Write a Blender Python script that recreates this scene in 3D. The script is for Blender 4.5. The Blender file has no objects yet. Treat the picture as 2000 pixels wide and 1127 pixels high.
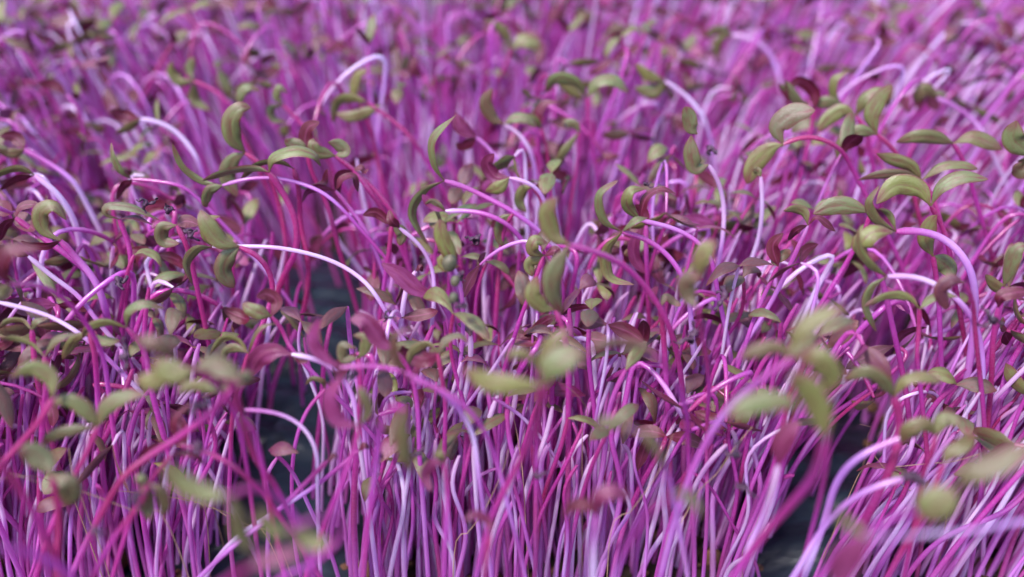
import bpy, math, random
import numpy as np
from mathutils import Vector

# ------------------------------------------------------------------ camera
MM = 0.001                       # everything below is laid out in millimetres
PITCH = math.radians(33.0)       # how far the camera looks down
HF = math.tan(math.radians(25))  # half width of view
CAMZ = 158.0
FOCUS = 186.0
sc = bpy.context.scene
cam_d = bpy.data.cameras.new('camera')
cam = bpy.data.objects.new('camera', cam_d)
sc.collection.objects.link(cam)
sc.camera = cam
cam.location = (0, 0, CAMZ*MM)
cam.rotation_euler = (math.pi/2 - PITCH, 0, 0)
cam_d.sensor_width = 36
cam_d.lens = 18/HF
cam_d.clip_start = 0.002
cam_d.clip_end = 50
cam_d.dof.use_dof = True
cam_d.dof.focus_distance = FOCUS*MM
cam_d.dof.aperture_fstop = 8.8
# ------------------------------------------------------------------ world, sun, exposure
SUN_EL, SUN_ROT = math.radians(58), math.radians(-140)
w = bpy.data.worlds.new('World'); sc.world = w; w.use_nodes = True
nt = w.node_tree
sky = nt.nodes.new('ShaderNodeTexSky'); sky.sky_type = 'NISHITA'; sky.sun_disc = False
sky.sun_elevation = SUN_EL; sky.sun_rotation = SUN_ROT
sky.dust_density = 1.0; sky.ozone_density = 2.0
bg = nt.nodes['Background']; bg.inputs['Strength'].default_value = 0.10
nt.links.new(sky.outputs[0], bg.inputs[0])
sd = bpy.data.lights.new('sun', 'SUN'); sd.energy = 1.5; sd.angle = math.radians(11); sd.color = (1.0, .97, .97)
sun = bpy.data.objects.new('sun', sd); sc.collection.objects.link(sun)
# sky sun_rotation 0 = +Y, turning clockwise seen from above
sdir = Vector((math.sin(SUN_ROT)*math.cos(SUN_EL), math.cos(SUN_ROT)*math.cos(SUN_EL), math.sin(SUN_EL)))
sun.rotation_euler = sdir.to_track_quat('Z', 'Y').to_euler()
sc.view_settings.view_transform = 'Standard'; sc.view_settings.look = 'None'
sc.view_settings.exposure = 1.98; sc.view_settings.gamma = 1; sc.view_settings.use_curve_mapping = False
sc.cycles.diffuse_bounces = 8; sc.cycles.max_bounces = 10; sc.cycles.transmission_bounces = 5
# ------------------------------------------------------------------ maths
CP, SP = math.cos(PITCH), math.sin(PITCH)
FWD = np.array((0, CP, -SP)); UP = np.array((0, SP, CP)); RT = np.array((1., 0, 0))
CAM = np.array((0, 0, CAMZ))
def ray(px, py):                       # photo pixel (2000 wide) to a direction of unit depth
    return FWD + RT*((px-1000)/1000*HF) - UP*((py-563.5)/1000*HF)
def at_z(px, py, z):
    r = ray(px, py); return CAM + r*((z-CAMZ)/r[2])
def at_y(px, py, y):
    r = ray(px, py); return CAM + r*(y/r[1])
def to_px(P):
    d = np.asarray(P, float) - CAM
    z = d @ FWD
    return np.stack([1000+1000*(d@RT)/z/HF, 563.5-1000*(d@UP)/z/HF], -1), z
def unit(v):
    return v/(np.linalg.norm(v, axis=-1, keepdims=True)+1e-9)
def spline(pts, n):
    P = np.asarray(pts, float)
    if len(P) == 2: P = np.array([P[0], (P[0]+P[1])/2, P[1]])
    Q = np.vstack([2*P[0]-P[1], P, 2*P[-1]-P[-2]])
    seg = np.linalg.norm(np.diff(P, axis=0), axis=1)
    s = np.concatenate([[0], np.cumsum(seg)])/seg.sum()
    u = np.linspace(0, 1, n)
    i = np.clip(np.searchsorted(s, u, side='right')-1, 0, len(P)-2)
    f = ((u-s[i])/(s[i+1]-s[i]))[:, None]
    a, b, c, d = Q[i], Q[i+1], Q[i+2], Q[i+3]
    return .5*((2*b)+(c-a)*f+(2*a-5*b+4*c-d)*f*f+(3*b-3*c+d-a)*f**3)
# ------------------------------------------------------------------ mesh buffers
class Buf:
    def __init__(s): s.v, s.f, s.c, s.uv, s.n = [], [], [], [], 0
    def add(s, V, F, C, UV):
        s.v.append(V); s.f.append(F+s.n); s.c.append(C); s.uv.append(UV); s.n += len(V)
    def build(s, name, mat, parent=None):
        V = np.vstack(s.v); F = np.vstack(s.f); C = np.vstack(s.c); UV = np.vstack(s.uv)
        org = np.zeros(3)
        if parent is not None: org = np.array(parent.location)/MM
        me = bpy.data.meshes.new(name)
        me.vertices.add(len(V)); me.vertices.foreach_set('co', ((V-org)*MM).astype(np.float32).ravel())
        me.loops.add(F.size); me.loops.foreach_set('vertex_index', F.astype(np.int32).ravel())
        me.polygons.add(len(F)); me.polygons.foreach_set('loop_start', np.arange(0, F.size, 4, dtype=np.int32))
        me.polygons.foreach_set('use_smooth', np.ones(len(F), bool))
        me.update(calc_edges=True)
        a = me.attributes.new('look', 'FLOAT_COLOR', 'POINT'); a.data.foreach_set('color', C.astype(np.float32).ravel())
        l = me.uv_layers.new(name='UVMap'); l.data.foreach_set('uv', UV[F.ravel()].astype(np.float32).ravel())
        me.materials.append(mat)
        o = bpy.data.objects.new(name, me); sc.collection.objects.link(o)
        if parent is not None: o.parent = parent
        return o
_gf = {}
def grid_faces(n, m, wrap):
    k = (n, m, wrap)
    if k not in _gf:
        i, j = np.meshgrid(np.arange(n-1), np.arange(m if wrap else m-1), indexing='ij')
        j2 = (j+1) % m
        _gf[k] = np.stack([i*m+j, i*m+j2, (i+1)*m+j2, (i+1)*m+j], -1).reshape(-1, 4)
    return _gf[k]
def tube(buf, C, R, sides, look, flat=1.0):
    """C (n,3) centre line, R (n,) radii, look = (t array, tone, rnd)"""
    n = len(C); T = unit(np.gradient(C, axis=0))
    ref = np.array((.31, -.9, .3)); 
    A = unit(ref - (T@ref)[:, None]*T)
    B = np.cross(T, A)
    th = np.linspace(0, 2*np.pi, sides, endpoint=False)
    V = C[:, None]+R[:, None, None]*(np.cos(th)[None, :, None]*A[:, None]*flat+np.sin(th)[None, :, None]*B[:, None])
    t, tone, rnd = look
    col = np.ones((n, sides, 4)); col[..., 0] = np.asarray(t)[:, None]; col[..., 1] = tone; col[..., 2] = rnd
    L = np.concatenate([[0], np.cumsum(np.linalg.norm(np.diff(C, axis=0), axis=1))])
    uv = np.zeros((n, sides, 2)); uv[..., 0] = L[:, None]; uv[..., 1] = np.abs(th/np.pi-1)[None]
    buf.add(V.reshape(-1, 3), grid_faces(n, sides, True), col.reshape(-1, 4), uv.reshape(-1, 2))
def leaf_mesh(buf, C, W, wid, nrm, cols, tone, rnd, thick=.13, cup=.11, tipw=.10, shape=0, ripple=0.0):
    """C (n,3) midrib, W full width, wid (n,3) width vectors, nrm (n,3) upper-side normals"""
    n = len(C); t = np.linspace(0, 1, n)
    pk = .40+.12*(rnd*7 % 1); bl = np.clip((t-pk)/(1-pk), 0, 1)
    prof = np.sin(np.pi/2*np.clip(t/pk, 0, 1))**.95*(1-bl**(2.2 if shape == 0 else 2.8))**(.55+.45*(rnd*13 % 1))
    prof = np.maximum(prof, np.where(t < .5, .14, tipw*.5)*(1-.0*t)); prof[-1] = .05
    x = np.linspace(-1, 1, cols)
    hw = (W/2*prof)[:, None]*x[None]
    zz = -cup*W*prof[:, None]*(np.abs(x)[None]**1.6) + .05*W*prof[:, None]*np.clip(np.abs(x)[None]*3, 0, 1)
    if ripple: zz = zz + ripple*np.sin(t*9+rnd*20)[:, None]*x[None]*prof[:, None]
    base = C[:, None]+hw[..., None]*wid[:, None]
    th = thick*(1-x**2)**.5*(1.-.55*t[:, None])*np.minimum(1, prof[:, None]*2)
    for side in (1, 0):
        V = base+(zz+(th if side else -th*.9))[..., None]*nrm[:, None]
        col = np.ones((n, cols, 4)); col[..., 0] = t[:, None]; col[..., 1] = tone; col[..., 2] = rnd; col[..., 3] = side
        uv = np.zeros((n, cols, 2)); uv[..., 0] = t[:, None]*9; uv[..., 1] = x[None]
        buf.add(V.reshape(-1, 3), grid_faces(n, cols, False)[:, ::(-1 if side else 1)], col.reshape(-1, 4), uv.reshape(-1, 2))
# ------------------------------------------------------------------ materials
class NT:
    def __init__(s, name):
        s.m = bpy.data.materials.new(name); s.m.use_nodes = True; s.t = s.m.node_tree; s.t.nodes.clear()
    def n(s, typ, ins=None, **kw):
        nd = s.t.nodes.new(typ)
        for k, v in kw.items(): setattr(nd, k, v)
        for k, v in (ins or {}).items():
            if isinstance(v, bpy.types.NodeSocket): s.t.links.new(v, nd.inputs[k])
            else: nd.inputs[k].default_value = v
        return nd
    def math(s, op, a, b=0.0, clamp=False):
        return s.n('ShaderNodeMath', {0: a, 1: b}, operation=op, use_clamp=clamp).outputs[0]
    def ramp(s, f, stops, interp='LINEAR'):
        r = s.n('ShaderNodeValToRGB', {0: f}); e = r.color_ramp; e.interpolation = interp
        while len(e.elements) < len(stops): e.elements.new(.5)
        for q, (p, c) in zip(e.elements, stops): q.position = p; q.color = (*c, 1)
        return r.outputs[0]
    def mix(s, f, a, b, mode='MIX'):
        m = s.n('ShaderNodeMix', data_type='RGBA', blend_type=mode)
        for k, v in ((0, f), (6, a), (7, b)):
            if isinstance(v, bpy.types.NodeSocket): s.t.links.new(v, m.inputs[k])
            else: m.inputs[k].default_value = v if not isinstance(v, tuple) else (*v, 1)[:4]
        return m.outputs[2]
    def out(s, sh): s.n('ShaderNodeOutputMaterial', {0: sh}); return s.m
def look_nodes(k):
    at = k.n('ShaderNodeAttribute', attribute_name='look')
    sp = k.n('ShaderNodeSeparateColor', {0: at.outputs['Color']})
    return sp.outputs[0], sp.outputs[1], sp.outputs[2], at.outputs['Alpha']
def uv_nodes(k):
    u = k.n('ShaderNodeUVMap', uv_map='UVMap'); s = k.n('ShaderNodeSeparateXYZ', {0: u.outputs[0]})
    return s.outputs[0], s.outputs[1]
def mat_stem():
    k = NT('stem_skin'); t, tone, rnd, _ = look_nodes(k); u, v = uv_nodes(k)
    vl = k.n('ShaderNodeCombineXYZ', {0: k.math('MULTIPLY', u, .045), 1: k.math('MULTIPLY', rnd, 91), 2: 3.3}).outputs[0]
    nl = k.n('ShaderNodeTexNoise', {'Vector': vl, 'Scale': 1.0, 'Detail': 1.0}).outputs[0]
    tone = k.math('ADD', tone, k.math('MULTIPLY', k.math('SUBTRACT', nl, .46), 1.5), True)
    base = k.ramp(tone, [(0, (.42, .014, .130)), (.30, (.56, .040, .400)), (.60, (.60, .115, .58)), (.82, (.72, .36, .84)), (1, (.88, .76, .98))])
    low = k.math('MULTIPLY', k.math('SUBTRACT', .62, t), 1.5, True)       # paler towards the foot
    low = k.math('MULTIPLY', low, k.math('ADD', .25, k.math('MULTIPLY', rnd, .85)), True)
    base = k.mix(low, base, (.78, .28, .80))
    # redder near the leaves, a little at the foot
    tipf = k.math('MULTIPLY', k.math('SMOOTHSTEP' if False else 'SUBTRACT', t, .80), 4.5, True)
    tipf = k.math('MULTIPLY', tipf, k.math('SUBTRACT', 1.0, k.math('MULTIPLY', tone, .75)))
    base = k.mix(tipf, base, (.44, .022, .13))
    # elongated cell mottling along and across the stem
    vec = k.n('ShaderNodeCombineXYZ', {0: k.math('MULTIPLY', u, 5.5), 1: k.math('MULTIPLY', v, 2.2), 2: k.math('MULTIPLY', rnd, 40)}).outputs[0]
    nz = k.n('ShaderNodeTexNoise', {'Vector': vec, 'Scale': 1.0, 'Detail': 3.0, 'Roughness': .65}).outputs[0]
    vec2 = k.n('ShaderNodeCombineXYZ', {0: k.math('MULTIPLY', u, .10), 1: k.math('MULTIPLY', v, 1.1), 2: k.math('MULTIPLY', rnd, 71)}).outputs[0]
    nz2 = k.n('ShaderNodeTexNoise', {'Vector': vec2, 'Scale': 1.0, 'Detail': 2.0}).outputs[0]
    f1 = k.ramp(nz, [(.42, (0, 0, 0)), (.72, (1, 1, 1))])
    col = k.mix(k.math('MULTIPLY', f1, .24), base, (.84, .52, .84))
    f2 = k.ramp(nz2, [(.38, (0, 0, 0)), (.70, (1, 1, 1))])
    col = k.mix(k.math('MULTIPLY', f2, .30), col, (.58, .03, .24))
    bmp = k.n('ShaderNodeBump', {'Height': nz, 'Strength': .35, 'Distance': .00012}).outputs[0]
    p = k.n('ShaderNodeBsdfPrincipled', {'Base Color': col, 'Roughness': .24, 'Specular IOR Level': 1.0, 'Coat Weight': .5, 'Coat Roughness': .12, 'Normal': bmp})
    tr = k.n('ShaderNodeBsdfTranslucent', {'Color': k.mix(.30, col, (.90, .16, .75))})
    return k.out(k.n('ShaderNodeMixShader', {0: .48, 1: p.outputs[0], 2: tr.outputs[0]}).outputs[0])
def mat_leaf():
    k = NT('leaf_skin'); t, tone, rnd, side = look_nodes(k); u, v = uv_nodes(k)
    gcol = k.ramp(tone, [(0, (.155, .190, .058)), (.35, (.140, .132, .055)), (.6, (.105, .055, .034)), (.8, (.075, .009, .022)), (1, (.20, .018, .095))])
    av = k.math('ABSOLUTE', v)
    vec = k.n('ShaderNodeCombineXYZ', {0: k.math('MULTIPLY', u, .45), 1: k.math('MULTIPLY', v, 2.2), 2: k.math('MULTIPLY', rnd, 40)}).outputs[0]
    nz = k.n('ShaderNodeTexNoise', {'Vector': vec, 'Scale': 1.0, 'Detail': 4.0, 'Roughness': .6}).outputs[0]
    vecf = k.n('ShaderNodeCombineXYZ', {0: k.math('MULTIPLY', u, 4.0), 1: k.math('MULTIPLY', v, 6.5), 2: k.math('MULTIPLY', rnd, 17)}).outputs[0]
    cell = k.n('ShaderNodeTexVoronoi', {'Vector': vecf, 'Scale': 1.6}).outputs[0]
    # red midrib, edge and tip, broken up by the noise
    mid = k.math('SUBTRACT', 1.0, k.math('MULTIPLY', av, 7.0), True)
    edge = k.math('MULTIPLY', k.math('SUBTRACT', av, .78), 4.0, True)
    tip = k.math('MULTIPLY', k.math('SUBTRACT', t, .76), 3.4, True)
    foot = k.math('SUBTRACT', 1.0, k.math('MULTIPLY', t, 7.0), True)
    blot = k.ramp(nz, [(.46, (0, 0, 0)), (.62, (1, 1, 1))])
    red = k.math('ADD', k.math('MULTIPLY', mid, .45), k.math('ADD', k.math('MULTIPLY', edge, .75), k.math('ADD', k.math('MULTIPLY', tip, 1.0), k.math('MULTIPLY', foot, .5))), True)
    red = k.math('MULTIPLY', red, k.math('ADD', .35, k.math('MULTIPLY', nz, 1.1)), True)
    red = k.math('ADD', red, k.math('MULTIPLY', blot, .48), True)
    hue = k.math('SUBTRACT', k.math('MULTIPLY', k.math('FRACT', k.math('MULTIPLY', rnd, 7.3)), 1.4), .35, True)
    gcol = k.mix(k.math('MULTIPLY', hue, k.math('SUBTRACT', 1.0, tone)), gcol, (.215, .205, .045))
    up = k.mix(red, gcol, (.165, .026, .030))
    pale = k.math('MULTIPLY', k.ramp(cell, [(0, (1, 1, 1)), (.55, (0, 0, 0))]), .22)
    up = k.mix(pale, up, (.34, .38, .28))
    dn = k.ramp(nz, [(.3, (.095, .003, .014)), (.55, (.130, .006, .028)), (.8, (.17, .020, .065))])
    dn = k.mix(k.math('MULTIPLY', k.math('SUBTRACT', tone, .86), 9.0, True), dn, k.ramp(nz, [(.3, (.20, .008, .07)), (.7, (.33, .055, .22))]))
    dn = k.mix(k.math('MULTIPLY', mid, .5), dn, (.36, .07, .18))
    # very green leaves keep a greenish rim below
    col = k.mix(side, dn, up)
    bmp = k.n('ShaderNodeBump', {'Height': k.math('ADD', k.math('MULTIPLY', cell, .7), nz), 'Strength': .45, 'Distance': .00018}).outputs[0]
    p = k.n('ShaderNodeBsdfPrincipled', {'Base Color': col, 'Roughness': .40, 'Specular IOR Level': .8, 'Normal': bmp})
    tr = k.n('ShaderNodeBsdfTranslucent', {'Color': k.mix(.4, col, (.26, .10, .05))})
    return k.out(k.n('ShaderNodeMixShader', {0: .25, 1: p.outputs[0], 2: tr.outputs[0]}).outputs[0])
def mat_simple(name, a, b, scale, rough=.7, bump=.5, dist=.0004, spec=.4, stretch=(1, 1, 1)):
    k = NT(name); tc = k.n('ShaderNodeTexCoord').outputs['Object']
    mp = k.n('ShaderNodeMapping', {0: tc, 3: stretch}).outputs[0]
    nz = k.n('ShaderNodeTexNoise', {'Vector': mp, 'Scale': scale, 'Detail': 6.0, 'Roughness': .62}).outputs[0]
    col = k.ramp(nz, [(.32, a), (.68, b)])
    bmp = k.n('ShaderNodeBump', {'Height': nz, 'Strength': bump, 'Distance': dist}).outputs[0]
    p = k.n('ShaderNodeBsdfPrincipled', {'Base Color': col, 'Roughness': rough, 'Specular IOR Level': spec, 'Normal': bmp})
    return k.out(p.outputs[0])
M_STEM, M_LEAF = mat_stem(), mat_leaf()
M_SOIL = mat_simple('coco_soil', (.010, .007, .007), (.055, .026, .016), 420, .9, .9, .0012)
M_CLUMP = mat_simple('soil_crumb', (.03, .014, .010), (.20, .085, .04), 300, .85, .8, .0006)
M_PLAST = mat_simple('black_plastic', (.004, .007, .012), (.012, .020, .030), 60, .34, .5, .0006, .5, (1, 3.2, 1))
M_HUSK = mat_simple('dried_husk', (.020, .008, .020), (.10, .035, .075), 700, .55, .8, .0003)
M_SEED = mat_simple('seed_green', (.045, .05, .03), (.13, .10, .06), 900, .5, .5, .0002)
M_FIBRE = mat_simple('dry_fibre', (.28, .15, .09), (.50, .30, .20), 300, .6, .3, .0001)
# ------------------------------------------------------------------ tagging
def tag(o, label=None, cat=None, group=None, kind=None):
    for k, v in (('label', label), ('category', cat), ('group', group), ('kind', kind)):
        if v: o[k] = v
    return o
def empty(name, loc):
    o = bpy.data.objects.new(name, None); o.empty_display_size = .004
    o.location = (loc[0]*MM, loc[1]*MM, loc[2]*MM); sc.collection.objects.link(o); return o
# ------------------------------------------------------------------ the setting
GAPS = [[(505, 585), (560, 548), (640, 530), (706, 545), (715, 610), (690, 680), (650, 730), (655, 800), (640, 880), (620, 960), (600, 1040), (590, 1127),
         (395, 1127), (440, 1010), (478, 950), (492, 880), (520, 820), (545, 740), (520, 660)],
        [(1545, 870), (1600, 850), (1640, 790), (1720, 810), (1712, 890), (1670, 950), (1640, 1010), (1600, 1100), (1525, 1100), (1512, 1000), (1530, 930)]]
def inpoly(P, poly):
    x, y = P[:, 0], P[:, 1]; c = np.zeros(len(P), bool); n = len(poly)
    for i in range(n):
        (x1, y1), (x2, y2) = poly[i], poly[(i+1) % n]
        if y1 == y2: continue
        c ^= ((y1 > y) != (y2 > y)) & (x < (x2-x1)*(y-y1)/(y2-y1)+x1)
    return c
def hnoise(x, y, s, seed=0):
    r = np.random.RandomState(seed); o = np.zeros_like(x)
    for _ in range(7):
        a = r.rand()*6.28; f = r.uniform(.6, 1.7)/s; o += np.sin((x*np.cos(a)+y*np.sin(a))*f*6.28+r.rand()*6.28)
    return o/7
def sheet(name, x0, x1, y0, y1, nx, ny, hf, mat):
    X, Y = np.meshgrid(np.linspace(x0, x1, nx), np.linspace(y0, y1, ny))
    V = np.stack([X, Y, hf(X, Y)], -1).reshape(-1, 3)
    b = Buf(); b.add(V, grid_faces(ny, nx, False), np.ones((len(V), 4)), V[:, :2]*.1)
    return b.build(name, mat)
tag(sheet('ground', -6000, 6000, -3000, 12000, 60, 60, lambda x, y: -14+0*x, mat_simple('dark_bench', (.015, .015, .018), (.04, .035, .035), 30, .8)), kind='structure')
tag(sheet('soil', -420, 420, 60, 560, 240, 160, lambda x, y: -2.4+1.6*hnoise(x, y, 18, 2)+.9*hnoise(x, y, 6, 3), M_SOIL), kind='structure')
# black plastic liner, folded up out of the soil where nothing grows
g0 = at_z(600, 640, 4); g1 = at_z(480, 1127, 0)
def liner_h(cx, cy, rx, ry, top, seed):
    def h(X, Y):
        r = np.sqrt(((X-cx)/rx)**2+((Y-cy)/ry)**2)
        m = np.clip(1.15-r, 0, 1); m = m*m*(3-2*m)
        fold = .9*np.sin(Y*.55+1.3*np.sin(X*.09+seed))*.8+1.2*hnoise(X, Y*1.8, 22, seed)+.35*hnoise(X, Y*2.5, 5, seed+1)
        return -5+(top+5+fold)*m
    return h
gl = at_z(590, 800, 3)
lin1 = sheet('plastic_liner', gl[0]-45, gl[0]+38, 105, 262, 130, 240, liner_h(gl[0]-4, 200, 42, 80, 11, 5), M_PLAST)
tag(lin1, 'black plastic liner showing in the large bare gap left of centre', 'plastic liner', 'black plastic liner in the bare gaps')
gr_ = at_z(1610, 970, 3)
lin2 = sheet('plastic_liner', gr_[0]-30, gr_[0]+34, 120, 215, 90, 120, liner_h(gr_[0], 165, 32, 48, 4.5, 9), M_PLAST)
tag(lin2, 'black plastic liner showing in the smaller bare gap at lower right', 'plastic liner', 'black plastic liner in the bare gaps')
# ------------------------------------------------------------------ seedlings
rng = np.random.RandomState(11)
def frame_leaf(C, wid0, nrm0=None):
    T = unit(np.gradient(C, axis=0))
    wid = unit(wid0-(np.sum(T*wid0, -1))[:, None]*T)
    nrm = np.cross(wid, T)
    return wid, nrm
class Plant: pass
PLANTS = []
def stem_r(t, r0):
    return r0*(1.06-.22*t)*(1+.10*np.exp(-((t-.0)/.05)**2))
def grow_random(x, y, H, lean, az, hook, tone, gtone, big=1.0, p_bare=False):
    """a seedling from root (x,y): lean = xy offset of the tip, hook = how far it bows over"""
    p = Plant(); p.pts = None
    wv_ = .45 if rng.rand() < .75 else 1.0
    k1, k2 = rng.normal(0, 2.0, 2)*wv_, rng.normal(0, 1.5, 2)*wv_
    L = np.array(lean)
    top = np.array((x+L[0], y+L[1], H))
    d = np.array((math.cos(az), math.sin(az)))
    c = [(x, y, -2), (x+L[0]*.16+k1[0]*.6, y+L[1]*.16+k1[1]*.6, H*.28), (x+L[0]*.45+k1[0], y+L[1]*.45+k1[1], H*.58),
         (x+L[0]*.78+k2[0], y+L[1]*.78+k2[1], H*.86)]
    if hook > .2:
        q = top+np.array((*(d*3.2*hook), 1.2)); c.append(tuple(top)); c.append((q[0]+d[0]*2.5*hook, q[1]+d[1]*2.5*hook, H-hook*2.6+.6))
        if hook > 1.2: c.append((q[0]+d[0]*5*hook, q[1]+d[1]*5*hook, H-hook*5.2))
    else: c.append(tuple(top))
    p.ctrl = np.array(c); p.r = rng.uniform(.30, .54)*big
    p.tone = tone; p.rnd = rng.rand(); p.leaves = []
    tip = p.ctrl[-1]; T = unit(p.ctrl[-1]-p.ctrl[-2])
    a = rng.rand()*math.pi*2 if hook < .4 else az+rng.normal(math.pi/2, .5)
    o = np.array((math.cos(a), math.sin(a), rng.normal(0, .15))); o = unit(o-(o@T)*T)
    mode = rng.rand()
    ll = rng.uniform(6.0, 9.2)*big; lw = rng.uniform(2.0, 3.3)*big
    bare = p_bare
    for s in (1, -1):
        if rng.rand() < .07 or bare: continue
        open_ = {0: rng.uniform(.25, .7), 1: rng.uniform(.7, 1.15), 2: rng.uniform(1.1, 1.5)}[0 if mode < .22 else 1 if mode < .6 else 2]
        curl = rng.uniform(.3, 1.7) if mode > .22 else rng.uniform(.0, .7)
        if rng.rand() < .10: curl += 1.1
        n = 5; P = [tip]; ang = open_; l = ll*rng.uniform(.82, 1.1)
        for i in range(n):
            dd = math.cos(ang)*T+math.sin(ang)*s*o
            dd = unit(dd+np.array((0, 0, -.10*i*.5)))
            P.append(P[-1]+dd*l/n); ang += curl/n
        wv = np.cross(T, o*s); wv = unit(wv+rng.normal(0, .28, 3))
        p.leaves.append(dict(P=np.array(P), W=lw*rng.uniform(.85, 1.12), wid=wv, up=T+o*s*.0, tone=np.clip(gtone+rng.normal(0, .10), 0, 1), rnd=rng.rand(), shape=0))
    p.hero = None
    return p
def hero(label, z, stem, leaves, tone=.3, r=.62, back=None):
    """traced from the photograph: stem = pixels from the tip down, leaves = (pixels, width px, turn, tone, side)"""
    p = Plant(); p.leaves = []; p.rnd = rng.rand(); p.tone = tone; p.hero = label; z = min(z, 79)
    P0 = at_z(*stem[0], z); y0 = P0[1]; dep = (P0-CAM)@FWD
    pts = []; yy = y0; k = len(stem)
    if back is None: back = max(0, z-68)*1.25
    for i, s in enumerate(stem):
        q = at_y(*s, y0+back*i/(max(k-1, 1))+math.sin(i*1.7+z)*.5*min(i, 2)); pts.append(q)
    q = pts[-1]
    if q[2] > 4:
        t = unit(pts[-1]-pts[-2]); 
        if t[2] > -.35: t = unit(np.array((t[0]*.7, t[1], -.7)))
        zz = q[2]; lx = t[0]/-t[2]; lx = np.clip(lx, -.7, .7)
        pts.append(q+np.array((lx*zz*.38, 1.0, -zz*.45))); pts.append(q+np.array((lx*zz*.62, 2.0, -zz-2)))
    p.ctrl = np.array(pts)[::-1]; p.r = r*(.82 if z < 78 else .68); pxmm = 1000/HF/dep
    for lf in leaves:
        lp, wpx, turn, lt, side = lf[:5]
        n = len(lp); bow = rng.uniform(-1.2, 1.2)
        base = pts[0]
        P = []
        for i, s in enumerate(lp):
            f = i/(n-1); off = bow*f*(1-f)*4+(lf[5] if len(lf) > 5 else 0)*f
            P.append(at_y(*s, y0+off))
        P = np.array(P); P = np.vstack([base, P[1:]]) if np.linalg.norm(P[0]-base) < 2.2 else P
        p.leaves.append(dict(P=P, W=wpx/pxmm*.92, turn=math.radians(turn), side=side, tone=lt, rnd=rng.rand(), shape=1 if side in 'GR' else 0))
    p.dep = dep; PLANTS.append(p); return p
def leaf_frames(lf, C):
    if 'turn' in lf:
        T = unit(np.gradient(C, axis=0)); V = unit(CAM-C); S = unit(np.cross(T, V))
        S = unit(S+.0)
        # keep the width direction steady where the midrib points at the lens
        for i in range(1, len(S)):
            if S[i]@S[i-1] < 0: S[i] = -S[i]
        c, s = math.cos(lf['turn']), math.sin(lf['turn'])
        wid = c*S+s*V; wid = unit(wid-np.sum(wid*T, -1)[:, None]*T)
        nrm = np.cross(wid, T)
        fac = np.sum(nrm*V, -1)
        want = 1 if lf['side'] in 'gG' else -1
        if np.sum(fac)*want < 0: nrm = -nrm; wid = -wid
        return wid, nrm
    T = unit(np.gradient(C, axis=0))
    wid = unit(lf['wid']-(T@lf['wid'])[:, None]*T); nrm = np.cross(T, wid)
    if nrm[1]@lf['up'] < 0: nrm = -nrm; wid = -wid
    return wid, nrm
def emit_plant(p, sbuf, lbufs, ns, sides, nl, cols):
    C = spline(p.ctrl, ns); t = np.linspace(0, 1, ns)
    for _ in range(max(2, ns//7) if p.hero is None else 5):
        C[1:-1] = .25*C[:-2]+.5*C[1:-1]+.25*C[2:]
    R = stem_r(t, p.r)
    if p.hero is None or True:
        R = R*(1+.16*np.exp(-((t-1)/.03)**2))
    R = R.copy(); R[-1] *= .55
    tube(sbuf, C, R, sides, (t, p.tone, p.rnd), 1.0)
    for lf, b in zip(p.leaves, lbufs):
        LC = spline(lf['P'], nl); wid, nrm = leaf_frames(lf, LC)
        leaf_mesh(b, LC, lf['W'], wid, nrm, cols, lf['tone'], lf['rnd'], shape=lf['shape'], ripple=.12)
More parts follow.
